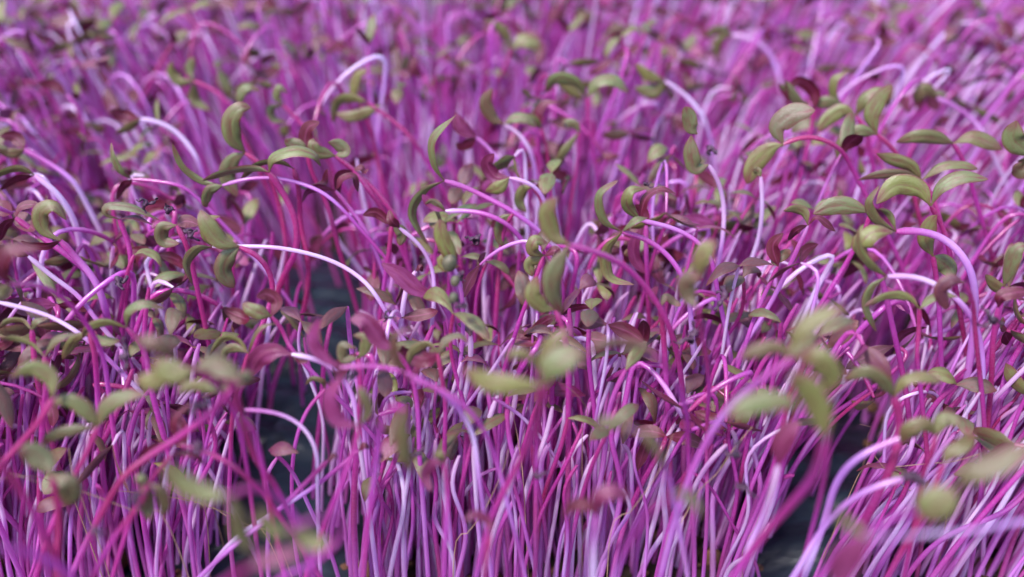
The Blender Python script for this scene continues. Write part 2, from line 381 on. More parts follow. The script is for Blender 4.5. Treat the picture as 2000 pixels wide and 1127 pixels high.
def exec_heroes():
    H = hero
    # upper left group
    H('seedling with one large curled green leaf folding over at its tip, upper left', 66, [(479,299),(502,313),(525,340),(545,400),(558,470),(560,560)],
      [([(481,299),(456,272),(450,236),(468,211),(490,210)],40,12,.12,'g'), ([(477,300),(456,312),(444,345),(464,384)],38,8,.25,'g')], .15)
    H('crimson seedling with a thin arched leaf left and a stem reaching down to the gap', 68, [(573,329),(584,365),(587,443),(602,505),(600,570),(588,623),(566,672)],
      [([(573,329),(545,317),(505,322),(470,352)],26,60,.2,'g'), ([(573,328),(590,365),(630,360),(640,330)],26,60,.8,'r')], .12, .66)
    H('thick crimson seedling leaning right with a green leaf arched over its neighbour', 69, [(525,336),(550,372),(577,425),(579,490),(558,530),(535,590)],
      [([(525,336),(533,308),(575,294),(612,302),(627,325)],34,48,.15,'g'), ([(521,338),(500,330),(450,335),(395,353)],28,55,.3,'g')], .1, .8)
    H('seedling with a broad olive leaf seen flat and one hanging below, mid left', 67, [(468,482),(504,497),(530,535),(533,580),(510,640)],
      [([(468,482),(430,470),(402,435),(392,410)],40,5,.38,'G'), ([(466,484),(446,500),(436,530),(457,562)],40,10,.3,'G')], .08)
    H('white stem lying level across the left gap with an arched olive leaf', 64, [(415,482),(475,481),(536,482),(600,494),(657,512),(717,552),(760,620)],
      [([(415,482),(385,487),(366,515),(376,556)],26,45,.3,'g'), ([(414,480),(400,462),(402,430),(430,422)],22,40,.25,'g')], .97, .5)
    H('crimson seedling under pale folded leaves above the left group', 69, [(655,305),(695,335),(745,385),(780,440),(800,520)],
      [([(655,305),(672,296),(660,282),(640,278)],30,20,.35,'g'), ([(640,303),(620,296),(610,280),(612,270)],30,20,.3,'g')], .1)
    H('seedling with a wine red upright leaf rolled pale at the top', 68, [(600,300),(610,340),(640,400),(660,480)],
      [([(600,300),(596,275),(602,250),(624,238)],30,15,.85,'r'), ([(598,298),(585,285),(568,280),(556,272)],28,20,.3,'g')], .15)
    H('mauve seedling with a dark red arched leaf, right of the crimson trio', 64, [(655,372),(690,415),(722,462),(745,520),(770,590),(800,660)],
      [([(655,372),(625,366),(600,375),(590,395)],22,45,.9,'r'), ([(657,372),(668,350),(690,345),(700,375)],22,50,.85,'r')], .7, .52)
    H('seedling with two red strap leaves hanging beside the pale folded leaves', 66, [(690,332),(720,370),(760,430),(790,500)],
      [([(690,332),(665,340),(660,365),(663,385)],24,40,.85,'r'), ([(690,330),(705,328),(712,336),(720,330)],16,40,.8,'r')], .15)
    H('far seedling with three narrow green leaves spreading at upper left', 64, [(378,158),(410,170),(440,195),(480,240),(520,290)],
      [([(378,160),(350,160),(335,140),(337,118)],24,25,.15,'g'), ([(380,155),(370,135),(380,112)],22,30,.15,'g'), ([(376,165),(382,195),(412,217)],24,20,.25,'g')], .1)
    H('far seedling with a grey green leaf folded like a beak, upper left', 64, [(553,205),(580,232),(610,265),(640,310)],
      [([(553,205),(540,190),(545,170),(562,182)],19,30,.2,'g'), ([(553,207),(530,212),(535,232),(560,238)],19,30,.2,'g')], .1)
    H('far seedling with a pale green leaf pointing up behind the curled leaf', 62, [(455,235),(470,260),(490,300)],
      [([(470,215),(468,190),(482,170),(508,176)],22,35,.15,'g')], .2)
    H('far seedling with long drooping olive leaves right of the beak leaf', 64, [(718,200),(760,230),(800,265),(830,310)],
      [([(718,200),(690,192),(660,200),(650,240)],28,40,.25,'g'), ([(745,205),(715,220),(685,228),(655,222)],26,15,.35,'G')], .15)
    H('far seedling with one tall slender green leaf bending right', 62, [(707,205),(720,240),(735,300)],
      [([(707,205),(691,185),(697,150),(718,134)],22,25,.1,'g')], .3)
    H('lilac stem sweeping down from a brown leaf, upper left', 62, [(275,232),(318,240),(350,262),(380,300),(400,350)],
      [([(275,232),(245,228),(215,215)],34,15,.7,'r'), ([(274,234),(250,250),(225,262)],22,40,.5,'g')], .8, .66)
    H('far lilac stem arching above the left edge with a red leaf', 60, [(130,185),(150,205),(162,245),(165,300)],
      [([(130,185),(105,165),(72,165)],26,25,.75,'r')], .85, .66)
    H('thin seedling with a green leaf curving left of the olive group', 64, [(258,350),(300,352),(345,362),(380,380)],
      [([(258,350),(235,335),(220,305),(217,278)],20,50,.15,'g'), ([(258,352),(240,365),(228,390)],22,40,.5,'r')], .6, .46)
    H('seedling with a long narrow green leaf rising like a horn', 66, [(435,362),(470,350),(520,345),(560,350),(620,370),(680,420)],
      [([(435,362),(395,355),(355,325),(336,280)],20,40,.15,'g'), ([(436,364),(410,372),(402,395),(405,405)],26,25,.15,'g')], .45, .46)
    H('seedling with a red leaf and lilac stem at the upper left edge', 64, [(48,292),(95,318),(140,350),(170,400)],
      [([(48,292),(30,268),(0,266)],30,20,.85,'r'), ([(46,296),(20,300),(-10,290)],24,30,.6,'g')], .8, .7)
    H('thick mauve seedling bending down from the left edge', 66, [(68,342),(110,375),(145,430),(160,500),(172,580),(188,660),(196,760)],
      [([(68,340),(40,330),(5,338),(-12,352)],26,55,.2,'g'), ([(66,343),(30,350),(0,372)],24,60,.8,'r')], .75, .78)
    H('thick pink seedling with an olive leaf rolled into a hook, left', 63, [(118,470),(150,505),(185,545),(205,600),(215,660),(215,740)],
      [([(118,470),(85,450),(78,415),(105,402),(130,430)],34,20,.45,'g'), ([(116,472),(90,480),(60,478),(40,470)],22,50,.85,'r')], .35, .85)
    H('pink seedling with a brown arched leaf at the left edge', 64, [(30,425),(70,455),(120,490),(170,530),(200,580),(210,680)],
      [([(30,425),(40,405),(65,400),(90,412)],22,45,.7,'r'), ([(30,427),(10,440),(0,470)],24,45,.7,'r')], .3, .75)
    H('orange red leaf curling in from the left edge', 78, [(20,555),(60,552),(110,570),(160,620),(200,690),(215,790)],
      [([(20,555),(0,525),(20,490),(78,486)],36,20,.72,'r'), ([(18,560),(-5,570),(-20,540)],30,20,.3,'g')], .35, .6)
    H('white straight stem behind the orange leaf', 62, [(55,500),(105,543),(155,578),(200,640)], [([(55,500),(40,495),(20,480)],20,40,.7,'r')], 1.0, .58)
    H('lower white straight stem at the left edge', 62, [(-5,590),(50,602),(105,620),(160,655),(230,720)], [([(-5,590),(-20,580),(-40,590)],20,40,.7,'r')], .97, .5)
    H('crimson seedling with level green leaves below the shrivelled husk', 64, [(232,428),(248,465),(257,510),(248,560),(240,640)],
      [([(232,428),(205,418),(212,402),(260,406),(312,430)],24,45,.35,'g'), ([(233,428),(262,425),(300,440)],18,60,.8,'r')], .1)
    H('rounded brown leaf seedling cupped under the shrivelled husk', 66, [(345,440),(365,480),(380,540)],
      [([(345,440),(318,445),(320,470),(350,476)],32,15,.5,'g'), ([(345,436),(365,432),(390,440)],30,20,.75,'r')], .12)
    H('thin seedling with a small olive leaf bowed over right of the husk', 60, [(262,498),(252,520),(240,580)], [([(262,498),(280,490),(305,500),(316,522)],20,35,.35,'g')], .2, .5)
    # left, mid height
    H('seedling with two green leaves arched like a gull, left of the gap', 62, [(247,640),(262,652),(285,690),(295,760)],
      [([(247,640),(250,610),(280,593),(323,602)],24,45,.12,'g'), ([(247,640),(210,630),(175,640),(160,660)],24,45,.12,'g')], .1)
    H('seedling with two thin level leaves in a shallow V at the left edge', 60, [(87,697),(91,740),(86,800),(80,880)],
      [([(87,697),(65,675),(30,662),(-5,662)],20,55,.25,'g'), ([(88,697),(105,668),(130,655),(160,652)],20,55,.3,'g')], .15)
    H('small seedling with arched leaves above the shallow V', 58, [(62,645),(66,680),(70,730)],
      [([(62,645),(45,627),(15,628),(-5,645)],18,50,.45,'g'), ([(63,645),(72,628),(95,620)],18,45,.3,'g')], .1)
    H('seedling with a drooping olive leaf behind the gull leaves', 60, [(175,650),(185,690),(190,760)],
      [([(175,650),(150,660),(135,680),(122,702)],26,30,.35,'g'), ([(178,650),(200,665),(235,665)],24,30,.3,'g')], .2)
    H('seedling with a yellow green leaf bending down at the far left', 66, [(103,778),(80,820),(45,860),(5,905),(-30,950)],
      [([(103,778),(98,740),(65,720),(18,738)],40,25,.12,'g')], .12, .62)
    H('crimson seedling with three olive leaves fanned out, lower left', 60, [(190,834),(172,880),(145,930),(120,980),(90,1060)],
      [([(189,832),(165,800),(135,783),(97,790)],38,20,.15,'g'), ([(191,832),(208,795),(245,774),(286,769)],36,22,.3,'g'), ([(186,834),(145,840),(105,852),(84,868)],30,35,.35,'g')], .08, .55)
    H('seedling with two blunt pinkish leaves stepped down at lower left', 62, [(102,930),(112,980),(115,1040),(110,1110)],
      [([(102,930),(88,905),(62,885),(35,882)],52,12,.28,'G'), ([(104,930),(130,940),(137,965),(125,988)],50,12,.42,'G')], .12, .6)
    H('seedling with two short leaves hanging side by side, lower left', 60, [(290,945),(270,990),(230,1040),(190,1110)],
      [([(290,945),(285,965),(290,995),(293,1020)],36,8,.35,'G'), ([(294,945),(312,955),(322,985),(318,1012)],26,10,.55,'G'), ([(288,944),(275,935),(275,950)],20,10,.1,'g')], .1, .55)
    H('soft blurred cluster of olive and pinkish leaves at left middle', 82, [(380,722),(430,735),(460,760),(475,830),(500,900),(545,960)],
      [([(380,722),(350,730),(320,720),(300,700)],52,15,.3,'G'), ([(382,720),(410,712),(445,722),(468,748)],48,20,.5,'g')], .12, .62)
    H('blurred pinkish leaf pointing left above the soft cluster', 84, [(350,700),(395,730),(450,790),(480,900)],
      [([(350,700),(315,680),(290,668),(262,664)],36,20,.55,'g'), ([(345,715),(310,740),(285,745),(262,740)],44,20,.12,'g')], .15, .5)
    H('seedling with a level pale leaf under the soft cluster', 70, [(430,765),(455,790),(490,830),(510,900)],
      [([(430,765),(400,755),(370,755),(345,768)],28,20,.35,'g'), ([(432,765),(450,752),(480,750)],24,25,.4,'g')], .15, .5)
    H('long pink stem crossing the lower left from a hidden blurred tip', 74, [(465,740),(420,800),(340,860),(250,920),(200,1000),(150,1100)],
      [([(465,740),(480,735),(495,745)],30,20,.5,'g')], .1, .62)
    H('thin stem dropping from small dark curled leaves at lower left', 58, [(350,868),(400,880),(450,905),(500,950),(530,985)],
      [([(350,868),(340,840),(345,815),(375,785)],18,45,.85,'r'), ([(350,868),(362,850),(355,825),(345,820)],18,40,.8,'r'), ([(348,868),(310,870),(280,890),(262,925)],22,45,.85,'r')], .12, .5)
    H('dark thin looping leaf seedling over the tan stem foot', 56, [(335,890),(300,930),(265,990),(240,1060)],
      [([(335,890),(360,885),(385,893),(398,908)],16,40,.8,'r')], .1, .45)
    # around the gap
    H('white stem from a broad purple leaf with an orange tip beside the gap', 60, [(570,692),(605,697),(640,712),(668,735),(690,775),(700,850)],
      [([(570,692),(535,685),(505,700),(488,738)],46,15,.92,'r'), ([(570,694),(590,700),(608,700)],26,20,.85,'r')], .9, .52)
    H('small seedling with thin arched leaves left of the gap', 58, [(485,690),(470,740),(455,800),(450,900)],
      [([(485,690),(465,665),(435,662),(408,695)],20,50,.25,'g'), ([(486,690),(460,680),(440,690),(440,715)],24,40,.35,'g'), ([(488,685),(500,650),(520,635),(543,632)],14,60,.5,'g')], .15, .48)
    H('small seedling with a pinched two tone leaf above the gap', 62, [(530,618),(548,632),(562,670),(575,690)],
      [([(530,618),(510,612),(490,605),(474,592)],34,15,.35,'g'), ([(532,616),(540,590),(522,575),(500,580)],30,20,.8,'r')], .35, .5)
    H('seedling with a bright magenta leaf standing up over the gap', 68, [(666,718),(720,712),(780,722),(840,750),(890,790),(925,850),(935,930)],
      [([(666,718),(635,700),(612,665),(625,617)],32,25,.97,'r'), ([(664,720),(690,715),(720,716)],14,50,.95,'r')], .75, .44)
    H('seedling with a flat rose purple leaf lying above the gap', 62, [(770,682),(800,720),(815,790),(820,900)],
      [([(770,682),(745,668),(715,628),(683,624)],40,5,.93,'R')], .5, .5)
    H('lilac stem curling up into a violet loop right of the purple leaf', 70, [(800,742),(850,752),(900,785),(940,830),(970,900),(990,980)],
      [([(800,742),(775,705),(772,655),(812,639)],22,45,.8,'g'), ([(800,744),(830,700),(850,680)],16,50,.8,'r')], .6, .42)
    H('bright magenta leaf curled like a sickle below the purple leaf', 64, [(702,832),(690,880),(670,940),(640,1010)],
      [([(702,832),(662,822),(645,775),(670,732)],38,25,.98,'r'), ([(703,832),(718,800),(704,765),(695,770)],24,20,.35,'g')], .2, .5)
    H('seedling with bronze arch leaves over a wine red blade, centre left', 60, [(855,690),(862,730),(870,790),(868,880)],
      [([(855,690),(835,672),(805,690),(798,725)],24,40,.5,'g'), ([(857,690),(870,665),(895,655),(915,668)],22,40,.45,'g'), ([(855,692),(830,700),(795,690),(785,675)],44,15,.88,'r')], .12, .5)
    H('small seedling with a pale green folded leaf beside the purple leaf', 60, [(700,700),(705,760),(700,830)],
      [([(700,700),(672,700),(670,675),(695,680)],24,15,.4,'g'), ([(702,698),(712,680),(715,660),(690,655)],26,15,.2,'g')], .15)
    H('seedling with a blunt olive leaf twisting down, right of the gap', 76, [(792,800),(760,790),(745,830),(735,900)],
      [([(792,800),(785,835),(790,880),(805,925)],34,10,.45,'g')], .3, .5)
    # centre
    H('long lilac stem arching down from a tall green curl, upper centre', 68, [(868,353),(900,360),(934,378),(987,404),(1040,440),(1094,491),(1130,550),(1150,640)],
      [([(868,353),(846,320),(845,270),(890,225)],24,48,.08,'g'), ([(868,356),(828,374),(806,418),(835,478)],26,48,.12,'g')], .72, .62)
    H('pink and white stem from a dark violet blade at the centre', 63, [(870,412),(905,411),(945,415),(985,433),(1018,465),(1035,510),(1040,590)],
      [([(870,412),(855,405),(838,395),(825,380)],22,20,.97,'r'), ([(868,410),(845,395),(830,400)],20,40,.4,'g')], .85, .6)
    H('crimson seedling with two symmetrical green leaves held level, top centre', 66, [(1146,190),(1150,240),(1160,300),(1168,370),(1172,450)],
      [([(1145,189),(1122,160),(1085,155),(1065,182)],32,38,.05,'g'), ([(1147,189),(1165,160),(1200,156),(1227,181)],32,38,.05,'g')], .08, .5)
    H('white stem carrying a wine purple leaf, upper centre', 64, [(930,268),(952,285),(972,312),(992,340),(1005,390),(1010,460)],
      [([(930,268),(908,255),(895,238),(890,218)],32,15,.92,'r'), ([(930,272),(905,285),(890,280)],26,30,.6,'r')], .95, .56)
    H('white stem carrying an upright bronze leaf, upper centre', 64, [(985,243),(1012,258),(1033,288),(1045,330),(1048,400)],
      [([(985,243),(962,230),(948,200),(962,172)],30,12,.68,'g'), ([(988,246),(1005,230),(1030,232),(1048,248)],26,30,.2,'g')], .95, .6)
    H('lilac stem below a folded purple and green leaf pair, upper centre', 66, [(995,347),(1030,354),(1052,370),(1070,410),(1075,480)],
      [([(995,347),(968,345),(952,320),(965,300)],32,15,.9,'r'), ([(995,349),(975,366),(948,374)],30,20,.15,'g')], .7, .52)
    H('seedling with a brown leaf hooked over to the right, upper centre', 62, [(1058,250),(1067,290),(1076,350),(1085,430)],
      [([(1058,250),(1050,225),(1065,203),(1092,200)],22,35,.55,'r'), ([(1056,252),(1035,232),(1000,238)],26,40,.15,'g')], .1, .5)
    H('small seedling with a pale rounded leaf bearing a black seed speck', 62, [(1132,258),(1130,300),(1120,370)],
      [([(1132,258),(1122,243),(1108,240),(1095,245)],20,20,.3,'g'), ([(1128,262),(1100,300),(1085,340)],22,30,.25,'g')], .1, .45)
    H('tall soft olive leaf standing up at centre with a crimson arching stem', 80, [(1112,478),(1160,490),(1215,515),(1262,560),(1300,620),(1325,700),(1335,800),(1335,900)],
      [([(1112,478),(1082,460),(1068,415),(1088,385)],42,15,.42,'g'), ([(1108,482),(1082,530),(1080,570),(1098,612)],44,15,.32,'g')], .05, .72)
    H('seedling with a yellow olive cup leaf under the tall soft leaf', 66, [(1085,605),(1100,640),(1110,720),(1110,800)],
      [([(1085,605),(1060,600),(1040,575),(1050,540)],38,20,.3,'g')], .1)
    H('bronze seedling with stubby leaves on a long thin red stem, centre', 66, [(1062,500),(1040,560),(1010,640),(985,720),(960,800)],
      [([(1062,500),(1040,490),(1045,470),(1070,475)],30,20,.35,'g'), ([(1062,500),(1085,490),(1085,515)],22,30,.8,'r'), ([(1060,503),(1035,515),(1040,540)],28,20,.35,'g')], .12, .5)
    H('seedling with a slim green leaf curled like a hook, right of centre', 68, [(1215,453),(1255,463),(1295,488),(1328,528),(1345,580),(1352,660)],
      [([(1215,453),(1178,430),(1170,380),(1207,352)],24,42,.15,'g'), ([(1215,453),(1240,430),(1265,425)],20,50,.15,'g'), ([(1212,456),(1185,490),(1192,540),(1238,556)],28,35,.35,'g')], .62, .6)
    H('seedling with a yellow green loop leaf and red arched leaf, right of centre', 68, [(1250,430),(1298,440),(1345,458),(1385,495),(1400,560)],
      [([(1250,430),(1225,400),(1232,372),(1262,368)],28,25,.1,'g'), ([(1252,427),(1262,388),(1290,370),(1320,378)],24,45,.85,'r')], .8, .55)
    H('seedling with a crimson blade hanging down at right of centre', 60, [(1262,440),(1262,490),(1265,560)],
      [([(1262,440),(1240,470),(1240,505),(1262,535)],28,20,.92,'r'), ([(1262,438),(1255,410),(1240,400)],24,30,.85,'r')], .2)
    H('small red leaved seedling beside the long crimson stem', 62, [(1290,600),(1295,650),(1300,720)],
      [([(1290,600),(1300,580),(1318,590),(1330,598)],20,30,.7,'g'), ([(1288,600),(1275,580),(1285,560)],22,30,.9,'r')], .1)
    H('yellow green club shaped leaf ending in a round cup, centre', 66, [(888,525),(900,560),(905,620),(900,700),(890,800)],
      [([(888,525),(880,500),(862,460),(860,428)],34,5,.18,'G'), ([(886,524),(870,520),(866,508),(880,498)],26,5,.2,'G')], .6, .5)
    H('stubby bright white stem bent at its tip, centre left', 58, [(812,530),(796,552),(788,590),(783,640),(775,720)], [([(812,530),(820,522),(826,530)],12,30,.8,'r')], 1.0, .62)
    H('curved white stem with a dark collar, right of the stubby stem', 62, [(780,445),(820,478),(845,525),(848,580),(842,650),(836,730)], [([(780,445),(765,430),(760,410)],22,30,.6,'r')], 1.0, .5)
    H('dark violet blade lying diagonally at centre left', 60, [(850,575),(880,620),(890,700)],
      [([(850,575),(815,565),(780,535),(745,515)],38,15,.95,'r'), ([(850,578),(870,590),(880,580)],20,30,.8,'r')], .3)
    H('seedling with a drooping bronze leaf and lilac top beside the club leaf', 60, [(765,440),(760,490),(750,560)],
      [([(765,440),(735,415),(708,420)],26,30,.6,'r'), ([(765,440),(785,455),(780,480)],28,20,.35,'g')], .1)
    H('thick white stem rising from crossed stems left of centre', 56, [(960,445),(950,500),(945,560),(948,640)], [([(960,445),(968,430),(960,420)],14,30,.8,'r')], .95, .56)
    H('seedling with a narrow olive leaf hanging from the central arch', 62, [(1002,418),(985,440),(975,520),(970,600)],
      [([(1002,418),(982,430),(975,460),(985,485)],26,25,.3,'g')], .15)
    H('seedling with a green leaf bent over beside the tall soft leaf', 62, [(1040,365),(1055,380),(1065,430),(1060,500)],
      [([(1040,365),(1022,370),(1015,395),(1028,415)],26,20,.25,'g'), ([(1042,364),(1058,370),(1065,388)],20,40,.85,'r')], .1)
    # right
    H('seedling with a mottled olive leaf pointing right and its twin hanging left', 70, [(1530,282),(1560,264),(1600,268),(1640,290),(1670,340)],
      [([(1530,282),(1518,250),(1548,222),(1592,216)],46,8,.42,'G'), ([(1528,284),(1505,290),(1475,320),(1459,360)],42,10,.32,'G')], .1)
    H('seedling with a pointed green leaf up and a broad one down, upper right', 68, [(1713,262),(1745,290),(1770,335),(1790,400)],
      [([(1713,262),(1702,225),(1720,190),(1743,166)],36,15,.18,'g'), ([(1712,260),(1680,258),(1650,280),(1636,318)],38,15,.22,'g')], .1)
    H('seedling with two spreading green leaves behind the pointed leaf', 66, [(1672,226),(1690,250),(1700,300)],
      [([(1672,226),(1645,216),(1615,235),(1598,258)],34,15,.1,'g'), ([(1673,226),(1688,195),(1712,180),(1738,172)],30,20,.3,'g')], .2)
    H('seedling with a slim yellow green leaf curling up at upper right', 64, [(1650,212),(1665,240),(1670,300)],
      [([(1650,212),(1628,190),(1630,155),(1660,138)],22,35,.1,'g'), ([(1650,213),(1620,200),(1585,205)],28,20,.15,'g')], .2)
    H('seedling with a bronze arch and wine red inner side, upper right', 64, [(1590,215),(1585,250),(1570,320)],
      [([(1590,215),(1590,180),(1560,158),(1535,180)],30,30,.5,'r'), ([(1588,212),(1560,200),(1530,165),(1540,200)],24,20,.3,'g')], .15)
    H('crimson seedling with two wide green leaves in a broad V at right', 70, [(1818,402),(1838,435),(1852,480),(1866,560)],
      [([(1818,400),(1795,370),(1750,362),(1712,398)],46,15,.07,'g'), ([(1819,400),(1838,365),(1880,345),(1930,350)],34,28,.12,'g')], .08, .6)
    H('seedling with a level olive leaf pointing left at right middle', 67, [(1700,415),(1690,450),(1655,510),(1600,600)],
      [([(1700,415),(1665,404),(1630,402),(1588,418)],40,10,.22,'G')], .1, .55)
    H('thick pink stem arching right from a purple folded leaf', 68, [(1750,452),(1800,450),(1850,468),(1885,505),(1903,555),(1902,640),(1885,760)],
      [([(1750,452),(1712,430),(1697,395),(1718,362)],24,40,.35,'g'), ([(1750,450),(1725,430),(1708,405)],22,30,.97,'r'), ([(1748,448),(1735,420),(1715,408)],20,40,.15,'g')], .55, .85)
    H('white stem arching far down at the right with slim olive curls', 68, [(1733,540),(1770,537),(1815,547),(1860,575),(1893,610),(1914,660),(1920,720),(1915,800),(1905,890)],
      [([(1733,540),(1700,518),(1678,485),(1676,445)],24,42,.25,'g'), ([(1733,542),(1703,562),(1692,600),(1712,648)],24,42,.2,'g')], 1.0, .62)
    H('seedling with a folded green leaf pair nested above the white arch', 68, [(1692,505),(1720,540),(1735,600)],
      [([(1692,505),(1680,480),(1705,455),(1742,452)],42,15,.1,'g'), ([(1690,505),(1678,480),(1680,455)],22,40,.15,'g')], .2)
    H('pink seedling with two green leaves in a low V inside the white arch', 64, [(1796,604),(1795,650),(1790,690),(1798,760)],
      [([(1795,603),(1775,582),(1735,578),(1688,598)],24,40,.12,'g'), ([(1797,603),(1815,585),(1840,575),(1872,580)],24,42,.12,'g')], .15, .5)
    H('seedling with a dusky purple leaf hanging over the white arch', 71, [(1885,553),(1900,590),(1905,650)],
      [([(1885,553),(1858,548),(1838,568),(1850,605)],32,15,.85,'G')], .15, .5)
    H('white stem dropping straight from behind the hanging olive leaf', 66, [(1486,345),(1489,400),(1481,470),(1458,530),(1440,590),(1415,690)],
      [([(1486,345),(1480,335),(1470,330)],18,20,.3,'g')], 1.0, .56)
    H('lilac stem sweeping up to small green leaves at the top right of centre', 64, [(1298,158),(1338,185),(1370,222),(1388,270),(1395,330)],
      [([(1298,158),(1270,150),(1240,125)],24,20,.1,'g'), ([(1296,162),(1278,178),(1238,172)],32,12,.15,'g')], .9, .66)
    H('white stem below two stacked blunt grey green leaves', 68, [(1384,322),(1402,350),(1414,400),(1412,460),(1400,530)],
      [([(1384,322),(1360,328),(1350,300),(1350,264)],36,5,.3,'G'), ([(1362,262),(1350,250),(1345,225),(1338,208)],32,8,.25,'G')], .97, .56)
    H('pink stem with dark red leaves arching both ways, right of centre', 66, [(1578,440),(1558,485),(1530,545),(1495,610),(1450,680),(1420,760)],
      [([(1577,440),(1570,415),(1550,408),(1530,412)],24,35,.4,'g'), ([(1579,440),(1595,425),(1615,438),(1632,452)],18,45,.75,'r'), ([(1577,442),(1555,450),(1540,470)],20,45,.85,'r')], .6, .56)
    H('seedling with a small spoon leaf stuck along a pink stem', 62, [(1520,520),(1500,560),(1470,630),(1440,720)],
      [([(1510,528),(1512,510),(1530,498),(1545,490)],24,20,.7,'g'), ([(1520,520),(1510,480),(1530,455)],30,25,.55,'r')], .5, .5)
    H('soft olive leaf over a pinkish one on a red stem, right of centre', 78, [(1362,600),(1370,650),(1385,740),(1380,850)],
      [([(1362,600),(1345,580),(1342,550),(1372,535)],40,10,.5,'G'), ([(1370,540),(1368,510),(1380,485),(1400,470)],38,12,.2,'G')], .1, .5)
    H('seedling with leaves lying level at the far right edge', 68, [(1862,280),(1880,310),(1900,370)],
      [([(1862,280),(1820,268),(1785,268),(1750,278)],34,25,.4,'g'), ([(1862,280),(1895,268),(1925,275),(1958,292)],36,25,.55,'g')], .2)
    H('seedling with olive leaves crossing behind the broad V', 64, [(1800,352),(1820,380),(1840,450)],
      [([(1800,352),(1780,325),(1740,310),(1712,300)],30,20,.4,'g'), ([(1800,352),(1840,325),(1880,322),(1910,330)],24,35,.35,'g'), ([(1800,354),(1760,340),(1715,342),(1675,352)],24,35,.55,'g')], .15)
    H('seedling with blunt green leaf cut off by the right edge', 70, [(2020,300),(2030,360),(2035,450)],
      [([(2020,300),(2000,290),(1980,270),(1985,235)],50,10,.15,'G'), ([(2018,305),(2000,330),(1978,325)],44,10,.65,'G')], .15)
    H('drooping pair of dark green leaves below the broad V', 62, [(1822,500),(1830,550),(1835,620)],
      [([(1822,500),(1808,470),(1818,435),(1830,420)],36,10,.25,'G'), ([(1822,502),(1850,520),(1862,545)],40,12,.2,'G')], .2)
    H('far seedling whose lilac stem arcs right from curled green leaves', 62, [(1430,68),(1470,78),(1505,105),(1524,160),(1528,210)],
      [([(1430,68),(1405,80),(1398,120)],22,35,.1,'g'), ([(1430,66),(1400,60),(1375,75)],26,25,.35,'g')], .85, .75)
    H('far white stem under a crumpled olive leaf at upper right', 62, [(1830,192),(1868,208),(1900,235),(1925,270)],
      [([(1830,192),(1805,175),(1795,190),(1790,205)],32,20,.45,'g')], .95, .66)
    H('far crimson seedling with a green leaf left and right near the top', 62, [(998,95),(990,125),(970,165),(960,220)],
      [([(997,95),(985,65),(965,48),(942,40)],22,30,.15,'g'), ([(999,94),(1020,80),(1040,84),(1054,100)],32,18,.05,'g')], .15)
    H('far seedling with a red blade pointing up near the top', 60, [(825,150),(845,175),(860,230)], [([(825,150),(808,135),(810,110)],24,15,.8,'r')], .5)
    # lower right
    H('seedling with two green leaves in a wide V with a crimson stem, lower right', 62, [(1745,775),(1758,810),(1756,850),(1745,900)],
      [([(1744,773),(1722,742),(1690,727),(1648,742)],36,30,.2,'g'), ([(1746,773),(1765,745),(1800,735),(1840,746)],30,32,.3,'g')], .04, .9)
    H('small seedling with two rounded dusky leaves, lower right', 60, [(1828,850),(1820,885),(1802,925),(1790,1000)],
      [([(1828,850),(1805,830),(1775,840),(1762,868)],34,15,.5,'G'), ([(1829,848),(1840,820),(1860,820),(1875,832)],34,18,.18,'G')], .06, .5)
    H('seedling with an olive spoon leaf tilted right, lower right', 58, [(1843,908),(1830,935),(1810,990)],
      [([(1843,908),(1855,885),(1880,870),(1905,846)],34,12,.5,'G')], .08, .5)
    H('large blurred green leaf over the right gap', 90, [(1612,862),(1590,930),(1540,990),(1480,1060),(1420,1150)],
      [([(1560,806),(1530,785),(1470,790),(1418,815)],48,12,.02,'G'), ([(1605,855),(1600,800),(1570,750),(1540,730)],58,15,.25,'G')], .15, .85)
    H('blurred grey olive leaf rising above the foreground cluster', 92, [(1600,760),(1620,850),(1600,980),(1560,1127)],
      [([(1545,690),(1560,650),(1600,620),(1650,600)],42,18,.35,'G'), ([(1600,758),(1620,740),(1600,700),(1560,705)],56,15,.2,'G')], .1, .5)
    H('blurred pale stem slanting down left from a level leaf', 92, [(1550,700),(1480,745),(1420,800),(1370,880),(1330,980),(1290,1127)],
      [([(1550,700),(1520,680),(1480,685),(1445,700)],34,20,.6,'g'), ([(1550,702),(1590,690),(1630,705)],36,20,.7,'g')], .6, .78)
    H('pair of blurred blunt leaves in the lower right corner', 84, [(1868,955),(1820,985),(1740,1015),(1660,1060),(1600,1127)],
      [([(1868,955),(1900,925),(1960,900),(2020,868)],52,10,.42,'G'), ([(1870,965),(1850,970),(1825,990),(1810,1020)],80,10,.25,'G')], .5, .62)
    H('blurred level lilac stem running off the right edge', 92, [(1700,1050),(1760,1048),(1840,1040),(1930,1036),(2060,1030)],
      [([(1700,1050),(1665,1030),(1640,1010),(1628,1000)],30,25,.1,'g'), ([(1715,1052),(1680,1060),(1650,1095),(1635,1140)],70,30,.93,'R')], .8, .48)
    H('purple spoon leaf standing up beside the right gap', 60, [(1520,908),(1508,960),(1490,1010),(1465,1060),(1440,1127)],
      [([(1520,908),(1525,875),(1540,845),(1562,820)],44,10,.9,'R')], .75, .52)
    H('thick pink stem curving down along the right gap', 58, [(1775,850),(1720,870),(1665,900),(1630,950),(1610,1020),(1570,1127)],
      [([(1775,850),(1790,845),(1800,835)],20,30,.7,'r')], .6, .7)
    H('second pink stem curving down right of the gap', 54, [(1765,935),(1710,950),(1650,985),(1600,1040),(1550,1127)],
      [([(1765,935),(1780,930),(1792,940)],22,30,.95,'r')], .6, .62)
    H('crimson leaf seedling hidden behind the foreground, right edge', 62, [(1950,600),(1940,660),(1935,760)],
      [([(1950,600),(1955,580),(1980,572),(2010,570)],30,20,.85,'r')], .1)
